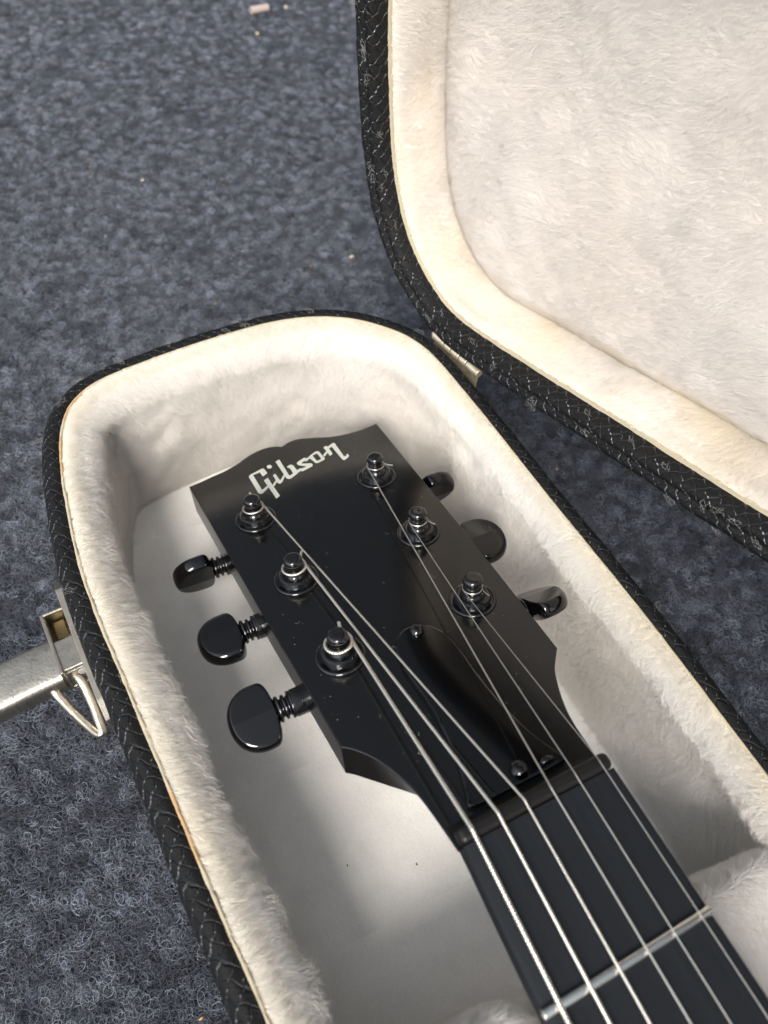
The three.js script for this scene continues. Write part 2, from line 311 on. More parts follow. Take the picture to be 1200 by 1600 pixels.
// neck cradle: a padded block across the tub, plush covered
const cradleGeo = (() => {
  const parts = [];
  for (const [x0, x1, z0, h, tl] of [[-72, -15, 32, 57, -2], [24, 70, 33, 62, 6]]) {
    const g = mergeVertices(new RoundedBoxGeometry(x1 - x0, h, 60, 12, 9)); g.deleteAttribute('uv');
    g.translate((x0 + x1) / 2, FLOOR + h / 2 - 1, z0 + 30);
    const p = g.attributes.position;
    for (let i = 0; i < p.count; i++) { const x = p.getX(i), y = p.getY(i), z = p.getZ(i), n = (fbm(x * 0.06, y * 0.06, z * 0.06, 3) - 0.5) * 6; p.setXYZ(i, x + n * 0.4, y + n * 0.6 + tl * ((x - x0) / (x1 - x0)) * ((y - FLOOR) / h), z + n); }
    g.computeVertexNormals(); parts.push(g);
  }
  const mid = mergeVertices(new RoundedBoxGeometry(60, 44, 56, 6, 8)); mid.deleteAttribute('uv'); mid.translate(4, FLOOR + 21, 65); parts.push(mid);
  const g = mergeGeometries(parts); const c = new Float32Array(g.attributes.position.count * 3); for (let i = 0; i < c.length; i += 3) c.set([0.84, 0.82, 0.785], i);
  g.setAttribute('color', new THREE.BufferAttribute(c, 3)); return g;
})();
const cradle = mesh('neck_cradle', cradleGeo, M.lining, guitarCase);
fur('cradle_pile', cradleGeo, cradle, { density: 2.6, len: 4.5, lay: 1.1, comb: (q, n) => V(0.3, -1, 1), keep: (q) => (q.z < 0.085 && q.y > 0.02 ? 1 : 0) });

// ---------------------------------------------------------------- guitar case: lid, modelled shut and turned about the hinge axis
const HINGE = V(76.2, RIM, -171), AX = THREE.MathUtils.degToRad(11.7), axis = V(Math.sin(AX), 0, Math.cos(AX));
const OPEN = THREE.MathUtils.degToRad(-88.5);
const lidProfile = [[0.4, 46], [0, 42], [0, 14], ...smoothProfile([[0, 9], [0.1, 3.6], [1.0, 0.9], [2.6, 0], [4.2, 0.6], [5.0, 2.0], [5.9, 1.2], [7.6, 1.0], [9.0, 2.6], [9.8, 5.5], [10.2, 9.5]], 22), [10.6, 12]].map(([o, e]) => [o, RIM + e]);
const place = (g) => g.translate(-HINGE.x, -HINGE.y, -HINGE.z);
const lid = mesh('lid', place(sweep(lidProfile, { uvScale: 20, vary: rough(0.9) })), M.tolex, guitarCase);
lid.position.copy(HINGE).multiplyScalar(MM); lid.quaternion.setFromAxisAngle(axis, OPEN);
lid.userData.label = 'raised lid with worn, lint-flecked rim';
mesh('lid_top', place(new THREE.ExtrudeGeometry(planShape(0.6), { depth: 3, bevelEnabled: true, bevelSize: 0.5, bevelThickness: 1.5, bevelSegments: 3 }).rotateX(-Math.PI / 2).translate(0, RIM + 43, 0)), M.tolex, lid);
mesh('end_board', place(new RoundedBoxGeometry(160, 42, 8, 3, 3).translate(4, RIM + 23, 318)), M.tolex, lid);
const DEEP = 36;
const bandProfile = smoothProfile([[9.4, 9.2], [10.4, 9.4], [12, 12], [13.2, 20], [13.4, 28], [12.6, 33], [11.4, DEEP - 1], [10.5, DEEP + 1]], 20).map(([o, e]) => [o, RIM + e]);
const bandVary = (s, k, o, h) => { const w = k > 3 && k < 18 ? 1 : 0.2, n = (fbm(s * 0.035, h * 0.05, 8, 3) - 0.5) * 4; return [o + n * w, h]; };
const bandGeo = place(sweep(bandProfile, { vary: bandVary, uvScale: 100, col: (s, k, p) => (k < 2 ? [0.60, 0.54, 0.40] : k > 16 ? cream(1.2, 0.95) : cream(0.35 + stain([p[0] + 300, p[1]]), 0.98)) }));
const lidBand = mesh('lid_side_lining', bandGeo, M.lining, lid);
const panelGeo = (() => {   // padded panel in the lid, pillowing up from the seam
  const cx = 4, cz = 60, inner = OUT.map((p, i) => [p[0] + NRM[i][0] * 11.6, p[1] + NRM[i][1] * 11.6]), K = 60, pos = [], cs = [], idx = [], n = inner.length;
  for (let k = 0; k <= K; k++) { const t = (k / K) ** 1.5; for (let i = 0; i < n; i += 2) {
    const [x0, z0] = inner[i], zc = Math.max(-110, Math.min(z0, 300)) * 0.98, x = x0 + (cx - x0) * t, z = z0 + (zc - z0) * t, edge = Math.min(Math.hypot(x - x0, z - z0), 60);
    const e = DEEP - 7.0 * (1 - Math.exp(-edge / 6)) + (fbm(x * 0.03, z * 0.03, 11, 3) - 0.5) * 5 * Math.min(1, edge / 10);
    pos.push(x, RIM + e, z); cs.push(...cream(edge < 2 ? 1.2 : 0.12, edge < 1.2 ? 0.9 : 1));
  } }
  const m = Math.ceil(n / 2); for (let k = 0; k < K; k++) for (let i = 0; i < m - 1; i++) { const a = k * m + i; idx.push(a, a + m, a + 1, a + 1, a + m, a + m + 1); }
  const g = new THREE.BufferGeometry(); g.setAttribute('position', new THREE.Float32BufferAttribute(pos, 3)); g.setAttribute('color', new THREE.Float32BufferAttribute(cs, 3)); g.setIndex(idx); g.computeVertexNormals(); return place(g);
})();
const lidPanel = mesh('lid_panel_lining', panelGeo, M.lining, lid);
{
  const P = panelGeo.attributes.normal; let s = 0; for (let i = 0; i < P.count; i++) s += P.getY(i);
  const near = (q) => (q.z < 0.33 ? 1 : 0);
  const seam = (x, z) => { let m = 1e9; for (let i = 0; i < OUT.length; i += 3) { const d = (OUT[i][0] - x) ** 2 + (OUT[i][1] - z) ** 2; if (d < m) m = d; } return Math.sqrt(m) - 12; };
  fur('panel_pile', panelGeo, lidPanel, { density: 2.2, len: 4.6, lay: 1.24, comb: (q) => V(0.25, 0, -1), flip: s > 0, wild: 0.45, keep: near, tint: (q) => { const n = fbm(q.x * 0.02, q.z * 0.02, 14, 3), st = Math.max(0, 1 - Math.abs(seam(q.x + HINGE.x, q.z + HINGE.z)) / (3 + 9 * fbm(q.x * 0.04, q.z * 0.04, 51, 2))) * Math.max(0, fbm(q.x * 0.05 + 9, q.z * 0.05, 63, 3) - 0.25) * 1.5; return lin(1 - 0.10 * st, 0.985 - 0.03 * n - 0.26 * st, 0.975 - 0.07 * n - 0.55 * st); } });
  fur('band_pile', bandGeo, lidBand, { density: 2.4, len: 3.4, lay: 1.2, comb: (q) => V(0, 1, 0.2), flip: true, wild: 0.4, keep: near, tint: (q) => { const n = Math.max(0, fbm(q.x * 0.035, q.z * 0.035, 24, 3) - 0.3); const st = 1.6 * Math.max(0, fbm(q.x * 0.045, q.z * 0.045 + q.y * 0.05, 71, 3) - 0.48) * Math.min(1, Math.max(0, (q.y - 14) / 16)); return lin(1 - 0.08 * st, 0.975 - 0.06 * n - 0.22 * st, 0.94 - 0.20 * n - 0.5 * st); } });
}
mesh('lid_lining_edge', place(sweep(smoothProfile([[9.4, 8.0], [10.1, 7.9], [10.6, 8.5], [10.8, 9.4]], 5).map(([o, e]) => [o, RIM + e]), { vary: (s, k, o, h) => { const d = 0.5 * (noise(s * 1.3, k) - 0.5); return [o + d, h + d]; }, col: () => [0.34, 0.29, 0.20] })), M.piping, lid);
// stray hairs and lint caught on the rims
{
  const hair = (() => { const gs = []; const keep = seed; seed = 77; for (let k = 0; k < 4; k++) { const a = rr(0, 6), pts = []; for (let i = 0; i <= 6; i++) pts.push(V(i * 0.8 - 2.4 + rr(-0.3, 0.3), 0.5 + rr(0, 0.9) + Math.sin(i / 2) * 0.4, rr(-0.5, 0.5) + Math.sin(a + i * 0.6))); gs.push(new THREE.TubeGeometry(new THREE.CatmullRomCurve3(pts), 10, 0.035, 3)); } seed = keep; const g = mergeGeometries(gs); g.deleteAttribute('uv'); return g.scale(MM, MM, MM); })();
  const some = (parent, prof, n, dens, off) => { const l = []; for (let i = 0; i < n; i++) { const j = Math.floor(rr(150, 400)); if (rnd() > dens(j)) continue; const k = prof[Math.floor(rr(0, prof.length))], p = V(OUT[j][0] + NRM[j][0] * k[0], k[1], OUT[j][1] + NRM[j][1] * k[0]); if (off) p.sub(HINGE); l.push({ m: new THREE.Matrix4().makeRotationY(rr(0, 6.28)).multiply(new THREE.Matrix4().makeRotationX(off ? Math.PI : 0)).setPosition(p.multiplyScalar(MM)) }); } instanced('stray_lint', hair, M.dust, parent, l); };
  some(tub, shellProfile.slice(3, 12), 60, (j) => (OUT[j][1] < -190 ? 0.6 : 0.08), false);
  some(lid, lidProfile.slice(8, 22), 70, (j) => 0.8, true);
}

// hinge between tub and lid: barrel of five knuckles, pin and two leaves
{
  const hinge = mesh('hinge', new THREE.CylinderGeometry(0.9, 0.9, 30, 12).rotateX(Math.PI / 2), M.rusty, guitarCase);
  hinge.position.set(HINGE.x * MM + 0.0018, RIM * MM - 0.0006, (HINGE.z - 1.5) * MM); hinge.rotation.y = AX;
  for (let k = 0; k < 5; k++) { const L = [7.2, 4.2, 5.0, 4.2, 7.2][k], z0 = [-13.9, -6.4, -1.9, 3.4, 7.9][k]; const pts = [[0, 0], [1.7, 0], [2.1, 0.4], [2.1, L - 0.4], [1.7, L], [0, L]].map(([a, b]) => new THREE.Vector2(a, b)); mesh('knuckle', new THREE.LatheGeometry(pts, 20).rotateX(Math.PI / 2).translate(0, 0, z0), M.rusty, hinge); }
  mesh('leaf', new RoundedBoxGeometry(1.2, 16, 28, 2, 0.4).translate(0.6, -9, 0), M.rusty, hinge);
  mesh('leaf', new RoundedBoxGeometry(14, 1.2, 28, 2, 0.4).translate(8, 1.5, 0), M.rusty, hinge);
}

// draw latch on the left wall, swung open
{
  const latch = mesh('latch', (() => { const s = new THREE.Shape(); s.moveTo(-22, -30); s.lineTo(22, -30); s.quadraticCurveTo(26, -30, 26, -26); s.lineTo(26, 6); s.lineTo(21, 10); s.lineTo(-21, 10); s.lineTo(-26, 6); s.lineTo(-26, -26); s.quadraticCurveTo(-26, -30, -22, -30); return new THREE.ExtrudeGeometry(s, { depth: 2.0, bevelEnabled: true, bevelSize: 0.4, bevelThickness: 0.3, bevelSegments: 2 }).rotateY(-Math.PI / 2); })(), M.nickel, guitarCase);
  latch.position.set(-0.0922, (RIM - 15) * MM, -0.106); latch.rotation.y = THREE.MathUtils.degToRad(4.5);
  const L = (g) => g.scale(0.9, 0.9, 0.78).translate(0, 0, -3.5);
  const B = (w, h, d, x, y, z, r = 0.5) => L(new RoundedBoxGeometry(w, h, d, 3, r).translate(x, y, z));
  // open frame and hinge block
  const housing = mesh('latch_housing', [B(1.5, 14, 30, -10.6, -3, -5, 0.6), B(9.5, 14, 1.5, -6.2, -3, -19.3, 0.6), B(10.5, 11, 1.4, -5.9, -4.5, 8.3, 0.6), B(9.4, 1.6, 14.5, -5.6, 2.2, 1.4, 0.6), B(9.2, 1.4, 29, -5.8, -10, -5, 0.5)], M.nickel, latch);
  mesh('tongue', [B(4.5, 1.2, 9, -6.6, -2.0, -13.5, 0.5), B(3.4, 6, 1.6, -4.6, -3.5, -8.6, 0.5), B(1.2, 6, 11, -2.6, -5, -13, 0.4)], M.brass, latch);
  mesh('rivet', L(new THREE.LatheGeometry([[0, 0.8], [1.4, 0.7], [1.9, 0.3], [2.0, 0]].map(([a, b]) => new THREE.Vector2(a, b)), 24).rotateX(Math.PI / 2).rotateX(-0.35).translate(-4.2, -1.2, 8.9)), M.zinc, latch);
  // lever: a pressed channel with rolled edges, sloping outwards
  const cs = smoothProfile([[-10.5, -8], [-10.5, -2.5], [-9.2, -0.6], [-6.5, 0.2], [0, 0.6], [6.5, 0.2], [9.4, -0.8], [10.6, -3], [10.6, -8.5]], 36), pos = [], idx = [], uv = [], xs = [0, -6, -14, -24, -36, -50, -64, -74, -79];
  const ring = (x, t) => { const n = cs.length, drop = -0.0022 * x * x * 0.6 + 0.02 * x, wd = x < -70 ? 1 - (-70 - x) * 0.02 : 1; cs.forEach(([z, y]) => pos.push(x, (y - t) + drop, z * wd * (t ? 0.9 : 1))); };
  for (const x of xs) ring(x, 0); for (const x of xs) ring(x, 1.2);
  const n = cs.length, m = xs.length;
  for (const o of [0, m * n]) for (let i = 0; i < m - 1; i++) for (let k = 0; k < n - 1; k++) { const a = o + i * n + k; if (o) idx.push(a, a + 1, a + n, a + 1, a + n + 1, a + n); else idx.push(a, a + n, a + 1, a + 1, a + n, a + n + 1); }
  for (const i of [0, m - 1]) for (let k = 0; k < n - 1; k++) { const a = i * n + k, b = a + m * n; idx.push(a, a + 1, b, a + 1, b + 1, b); }
  for (const k of [0, n - 1]) for (let i = 0; i < m - 1; i++) { const a = i * n + k, b = a + m * n; idx.push(a, b, a + n, a + n, b, b + n); }
  for (let i = 0; i < pos.length; i += 3) uv.push(pos[i] / 30, pos[i + 2] / 30);
  const g = new THREE.BufferGeometry(); g.setAttribute('position', new THREE.Float32BufferAttribute(pos, 3)); g.setAttribute('uv', new THREE.Float32BufferAttribute(uv, 2)); g.setIndex(idx);
  const lever = mesh('lever', L(toCreasedNormals(g, 0.6).translate(-11.2, 1.5, 0.5)), M.nickel, latch);
  const wire = new THREE.CatmullRomCurve3([V(-16, -3.5, 9), V(-15.4, -4.5, 12), V(-13.6, -9, 18), V(-10.6, -15, 25.5), V(-8.6, -18, 29.2), V(-7.4, -17.8, 29.4), V(-6.6, -14, 25), V(-6.2, -8, 17.5), V(-6.6, -4.2, 11), V(-7.6, -3.5, 8)]);
  mesh('wire_loop', L(new THREE.TubeGeometry(wire, 80, 1.6, 12)), M.nickel, latch);
}

// ---------------------------------------------------------------- guitar: fretboard plane is level, headstock tilts back 17 degrees
const guitar = new THREE.Group(); guitar.name = 'electric_guitar'; guitar.position.set(0, 0.012, 0); scene.add(guitar);
tag(guitar, 'satin black electric guitar lying in the case, headstock and first frets showing', 'guitar');
const GY = 100, TILT = THREE.MathUtils.degToRad(-17), DROP = -6.08;
const gm = (name, geos, mat, parent = guitar, kind) => mesh(name, [].concat(geos).map((g) => g.translate(0, GY, 0)), mat, parent, kind);
const headMatrix = new THREE.Matrix4().makeRotationX(TILT).setPosition(0, DROP, 0);
const hp = (x, s, u) => V(x, u, -s).applyMatrix4(headMatrix);     // a point of the headstock: across, towards the tip, above its face
const onHead = (g) => g.applyMatrix4(headMatrix);
const toHead = headMatrix.clone().invert();
const lift = new THREE.Matrix4();

// headstock
const headShape = (() => {
  const s = new THREE.Shape(), spl = (pts) => s.splineThru(pts.map(([a, b]) => new THREE.Vector2(a, b)));
  s.moveTo(-42.2, 177.1);
  spl([[-36.5, 178.0], [-32.6, 178.9], [-26.5, 180.1], [-20.8, 182.2], [-16.5, 184.6], [-12.5, 186.3], [-8.5, 187.2], [-5.1, 187.1], [-2.0, 186.0], [-0.2, 184.7]]);
  spl([[1.2, 185.3], [3.4, 186.3], [6.2, 186.7], [9.2, 186.2], [12.8, 184.6], [16.7, 182.7], [20.5, 180.9], [24.5, 179.7], [28.8, 179.0], [33.3, 178.8], [38, 179.2], [42.3, 179.8]]);
  s.lineTo(38.4, 93.7); s.lineTo(35.0, 39.0);
  spl([[32.6, 36.4], [29.6, 32.6], [27.0, 27.4], [24.9, 22.0], [23.5, 16.5], [22.6, 9], [21.9, 0]]);
  s.lineTo(-21.9, 0);
  spl([[-22.6, 9], [-23.5, 16.5], [-24.9, 22.0], [-26.9, 27.4], [-29.5, 32.4], [-32.6, 36.4], [-35.3, 38.8]]);
  s.lineTo(-38.4, 93.7); s.closePath();
  return s;
})();
const headGeo = new THREE.ExtrudeGeometry(headShape, { depth: 12, bevelEnabled: true, bevelSize: 0.35, bevelOffset: -0.35, bevelThickness: 0.45, bevelSegments: 3, curveSegments: 10 }).rotateX(-Math.PI / 2).translate(0, -12.45, 0);
{ // towards the nut the back of the headstock rounds into the neck
  const p = headGeo.attributes.position; for (let i = 0; i < p.count; i++) { const sv = -p.getZ(i); if (p.getY(i) < -6 && sv < 36) { const t = Math.min(1, (36 - sv) / 30), e = t * t * (3 - 2 * t); p.setX(i, p.getX(i) * (1 - 0.42 * e)); p.setY(i, p.getY(i) + 2.5 * e); } }
  headGeo.computeVertexNormals();
}
{ const uv = headGeo.attributes.uv; for (let i = 0; i < uv.count; i++) uv.setXY(i, uv.getX(i) / 50, uv.getY(i) / 50); }
const headstock = gm('headstock', onHead(headGeo), M.satin);
// inlaid lettering
const LETTERS = [
  [-19.2,170.8,-18.4,171.8,-12.4,173.5,-12.0,172.8,-11.8,169.3,-14.1,168.0,-14.3,171.5,-17.0,171.1,-17.3,170.5,-17.3,159.8,-16.8,159.7,-14.2,161.4,-14.3,160.0,-17.6,157.4,-18.6,157.3,-19.2,158.3],
  [-14.6,165.2,-12.7,166.1,-12.4,152.3,-14.2,151.4],
  [-12.6,160.4,-10.4,162.9,-10.1,162.0,-12.3,159.2],
  [-10.3,166.6,-9.1,167.2,-9.0,162.2,-8.6,162.1,-6.0,165.1,-5.6,164.3,-8.6,160.3,-9.6,159.8,-10.2,160.3,-10.4,161.5],
  [-8.6,172.9,-8.8,172.3,-9.3,171.9,-9.8,171.9,-10.3,172.2,-10.6,172.7,-10.7,173.4,-10.4,174.0,-10.0,174.4,-9.4,174.5,-8.9,174.2,-8.6,173.6],
  [-6.2,175.3,-4.3,175.8,-4.6,163.2,-4.2,162.9,-2.9,163.5,-2.6,164.2,-2.6,167.7,-3.0,168.2,-3.4,169.2,-1.7,170.0,-0.8,169.2,-0.5,163.7,-1.2,162.6,-4.7,160.8,-5.8,161.1,-6.2,162.0],
  [-0.7,164.8,1.0,165.5,1.3,164.8,1.0,163.9,-0.8,163.0],
  [0.9,169.1,1.7,170.2,5.1,171.6,5.7,171.2,5.5,170.1,2.8,168.7,3.0,168.1,6.2,166.4,6.4,165.1,5.8,164.2,1.0,162.9,0.6,163.7,1.0,165.0,1.7,165.1,3.6,165.1,3.4,165.8,1.3,167.9],
  [4.3,170.1,8.5,171.7,8.4,170.8,4.8,168.7],
  [6.8,171.0,8.4,172.2,11.1,173.4,12.2,172.9,12.5,166.8,12.0,166.0,8.7,165.1,7.9,165.8],
  [12.8,169.5,15.2,171.3,15.3,170.2,12.8,167.9],
  [14.9,174.3,16.2,175.1,16.8,174.3,16.5,168.0,14.9,167.3,15.1,171.0],
  [16.3,173.8,19.8,175.6,20.3,175.0,20.4,173.6,18.8,173.5,16.7,172.7],
  [18.2,174.2,20.3,175.0,19.9,164.4,20.1,163.7,21.1,163.7,21.2,164.8,21.9,164.7,21.9,163.4,21.3,162.5,19.0,161.3,18.4,162.3],
];
const poly = (a, T = THREE.Shape) => { const s = new T(); for (let i = 0; i < a.length; i += 2) i ? s.lineTo(a[i], a[i + 1]) : s.moveTo(a[0], a[1]); s.closePath(); return s; };
{
  const gs = LETTERS.map((a, i) => { const s = poly(a); if (i === 9) s.holes.push(poly([8.7,171.4,10.7,171.8,11.0,171.3,11.1,167.4,10.6,166.9,9.1,166.7,8.9,167.1], THREE.Path)); return onHead(new THREE.ExtrudeGeometry(s, { depth: 0.06, bevelEnabled: false }).rotateX(-Math.PI / 2).translate(0, 0.004 * (i % 3), 0)); });
  gm('lettering', gs, M.pearl, headstock);
  // dust on the lacquer
  const speck = (() => { const gs = [new THREE.IcosahedronGeometry(0.16, 0)]; const c = new THREE.CatmullRomCurve3([V(0.3, 0.1, 0), V(0.8, 0.15, 0.3), V(1.4, 0.1, 0.1), V(1.6, 0.1, -0.4)]); const t = new THREE.TubeGeometry(c, 8, 0.035, 3).toNonIndexed(); const a = gs[0]; for (const g of [a, t]) g.deleteAttribute('uv'); return [a.scale(MM, MM, MM), t.scale(MM, MM, MM)]; })();
  const lists = [[], []];
  for (let i = 0; i < 270; i++) {
    const s = rr(25, 180), x = rr(-1, 1) * (s > 40 ? 34 + 7 * (s - 40) / 140 : 22), hair = rnd() < 0.10, q = rnd();
    if (fbm(x * 0.06, s * 0.06, 3, 2) < 0.42) continue;
    const p = hp(x, s, 0.05); p.y += GY;
    lists[hair ? 1 : 0].push({ m: new THREE.Matrix4().makeRotationX(TILT).multiply(new THREE.Matrix4().makeRotationY(rr(0, 6.28))).scale(V(1, 0.4, 1).multiplyScalar(hair ? rr(0.6, 1.2) : 0.3 + 0.8 * q * q * q)).setPosition(p.multiplyScalar(MM)) });
  }
  lists.forEach((l, i) => instanced('dust', speck[i], M.dust, headstock, l));
}

// neck and fretboard
const ZEND = 318, half = (z) => 21.6 + Math.max(0, z) * 0.0225;
{
  const pos = [], idx = [], R = 24, zs = [-26, -20, -14, -8, -3, 4, 40, 120, 220, ZEND];
  for (const z of zs) for (let k = 0; k <= R; k++) {
    const a = Math.PI * k / R, w = half(z) - 0.4 + (z < -3 ? Math.max(0, -3 - z) * 0.06 : 0), c = Math.cos(a), s = Math.sin(a), top = z < -3 ? DROP + z * 0.306 - 1.3 : -5.2, d = 15.5;
    pos.push(-w * Math.sign(c) * Math.abs(c) ** 0.75, top - d * s ** 0.8, z);
  }
  for (let i = 0; i < zs.length - 1; i++) for (let k = 0; k < R; k++) { const a = i * (R + 1) + k; idx.push(a, a + 1, a + R + 1, a + 1, a + R + 2, a + R + 1); }
  for (let i = 0; i < zs.length - 1; i++) { const a = i * (R + 1); idx.push(a, a + R + 1, a + R, a + R, a + R + 1, a + 2 * R + 1); }
  const g = new THREE.BufferGeometry(); g.setAttribute('position', new THREE.Float32BufferAttribute(pos, 3)); g.setIndex(idx); g.computeVertexNormals();
  gm('neck', g, M.neck);
}
{
  const pos = [], idx = [], uv = [], prof = (z) => { const w = half(z), o = []; o.push([-w, -5.6], [-w, -1.3], [-w + 0.25, -0.95]); for (let k = 0; k <= 12; k++) { const x = (-w + 0.6) + (2 * w - 1.2) * k / 12; o.push([x, 0 - x * x / 620]); } o.push([w - 0.25, -0.95], [w, -1.3], [w, -5.6]); return o; };
  const zs = [0.35, 40, 90, 160, 240, ZEND];
  zs.forEach((z) => prof(z).forEach(([x, y]) => { pos.push(x, y, z); uv.push(x / 45, z / 200); }));
  const m = pos.length / 3 / zs.length;
  for (let i = 0; i < zs.length - 1; i++) for (let k = 0; k < m - 1; k++) { const a = i * m + k; idx.push(a, a + m, a + 1, a + 1, a + m, a + m + 1); }
  for (let k = 1; k < m - 1; k++) idx.push(0, k, k + 1);
  const g = new THREE.BufferGeometry(); g.setAttribute('position', new THREE.Float32BufferAttribute(pos, 3)); g.setAttribute('uv', new THREE.Float32BufferAttribute(uv, 2)); g.setIndex(idx);
  gm('fretboard', toCreasedNormals(g, 0.5), M.ebony);
}
for (let k = 1; k <= 6; k++) {
  const z = 628.65 * (1 - 2 ** (-k / 12)), w = half(z) - 0.15, pts = [];
  for (let i = 0; i <= 10; i++) { const x = -w + 2 * w * i / 10; pts.push(V(x, 0.15 - x * x / 620, z)); }
  const bar = new THREE.TubeGeometry(new THREE.CatmullRomCurve3(pts), 30, 1.12, 14, false);
  const cap = (x) => new THREE.SphereGeometry(1.1, 14, 8).scale(0.45, 1, 1).translate(x, 0.15 - w * w / 620, z);
  gm('fret', [bar, cap(-w), cap(w)], M.fret);
}
{ // nut: rounded bar with a rolled top and radiused ends
  const g = mergeVertices(new RoundedBoxGeometry(43.4, 6.0, 4.2, 5, 1.6)).translate(0, -1.9, -1.9);
  const p = g.attributes.position; for (let i = 0; i < p.count; i++) { const x = p.getX(i); if (p.getY(i) > -2) p.setY(i, p.getY(i) - x * x / 620); }
  g.computeVertexNormals(); gm('nut', g, M.nut);
}
// truss rod cover with its screws
{
  const s = new THREE.Shape(), q = (pts) => s.splineThru(pts.map(([a, b]) => new THREE.Vector2(a, b)));
  s.moveTo(0, 66.8); q([[3.2, 66.2], [6.4, 63.2], [8.6, 58.0], [9.2, 51], [8.9, 42], [9.2, 32], [10.4, 22], [12.4, 14], [14.2, 9.2], [14.6, 7.8]]); q([[13.2, 6.9], [9, 6.6]]); s.lineTo(-9, 6.6); q([[-13.2, 6.9], [-14.6, 7.8]]); q([[-14.2, 9.2], [-12.4, 14], [-10.4, 22], [-9.2, 32], [-8.9, 42], [-9.2, 51], [-8.6, 58.0], [-6.4, 63.2], [-3.2, 66.2], [0, 66.8]]);
  const g = new THREE.ExtrudeGeometry(s, { depth: 0.9, bevelEnabled: true, bevelSize: 0.9, bevelOffset: -0.9, bevelThickness: 0.8, bevelSegments: 5, curveSegments: 8 }).rotateX(-Math.PI / 2).translate(0, 0.03, 0);
  const cover = gm('truss_rod_cover', onHead(g), M.gloss);
  for (const [x, sv, r] of [[0.6, 63.4, 2.3], [1.6, 9.8, 2.5]]) {
    const dome = new THREE.LatheGeometry([[0, 1.5], [0.45, 1.5], [0.55, 1.95], [1.2, 1.75], [1.9, 1.1], [2.2, 0.2], [2.2, -0.6]].map(([a, b]) => new THREE.Vector2(a * r / 2.2, b)), 24).translate(x, 2.1, -sv);
    const slots = [0, 1].map((k) => new THREE.BoxGeometry(1.7, 0.1, 0.35).rotateY(0.4 + k * Math.PI / 2).translate(x, 3.72, -sv));
    gm('screw', onHead(mergeGeometries([dome.toNonIndexed(), ...slots.map((b) => b.toNonIndexed())])), M.blackChrome, cover);
  }
  // adjusting stud beside the lower screw edge
  gm('corner_stud', onHead(new THREE.SphereGeometry(1.3, 16, 10).scale(1.6, 0.7, 0.8).translate(9.6, 1.9, -9.0)), M.blackChrome, cover);
}

// tuning machines
const POSTS = [[-23.1, 67.6, 'E'], [-23.2, 105.2, 'A'], [-25.2, 143.3, 'D'], [23.2, 68.0, 'e'], [23.8, 105.8, 'B'], [25.3, 144.0, 'G']];
const lathe = (pts, n = 40) => new THREE.LatheGeometry(pts.map(([a, b]) => new THREE.Vector2(a, b)), n);
function buttonGeo() {   // half-moon key with two slightly angled faces, x outwards from its flat edge, y across its thickness, z along its length
  const A = 200, F = 5, Q = 16, R = F + Q, L = 10.4, T = 3.9, pos = [], idx = [];
  const edge = (a) => { const c = Math.cos(a), s = Math.sin(a), ex = c > 0 ? 0.95 : 0.42; return [Math.sign(c) * Math.abs(c) ** ex * (c > 0 ? 9.6 : 5.6) + 5.6, Math.sign(s) * Math.abs(s) ** 0.9 * L]; };
  for (const side of [1, -1]) for (let r = 0; r <= R; r++) {
    const q = r <= F ? 0 : (r - F) / Q * Math.PI / 2, rad = r <= F ? r / F * 0.84 : 0.84 + 0.16 * Math.sin(q), f = r <= F ? 1 : Math.cos(q) ** 0.85;
    for (let k = 0; k < A; k++) { const [x, z] = edge(2 * Math.PI * k / A), px = 5.2 + (x - 5.2) * rad, pz = z * rad; pos.push(px, side * f * (T - 0.1 * Math.abs(pz) - 0.02 * px), pz); }
  }
  const o = (R + 1) * A;
  for (const h of [0, 1]) for (let r = 0; r < R; r++) for (let k = 0; k < A; k++) { const a = h * o + r * A + k, b = h * o + r * A + (k + 1) % A; if (h) idx.push(a, b, a + A, b, b + A, a + A); else idx.push(a, a + A, b, b, a + A, b + A); }
  const g = new THREE.BufferGeometry(); g.setAttribute('position', new THREE.Float32BufferAttribute(pos, 3)); g.setIndex(idx);
  return toCreasedNormals(g, 0.17);
}
const BUTTON_TURN = { E: -24, A: 0, D: 66, e: -34, B: 8, G: -64 };
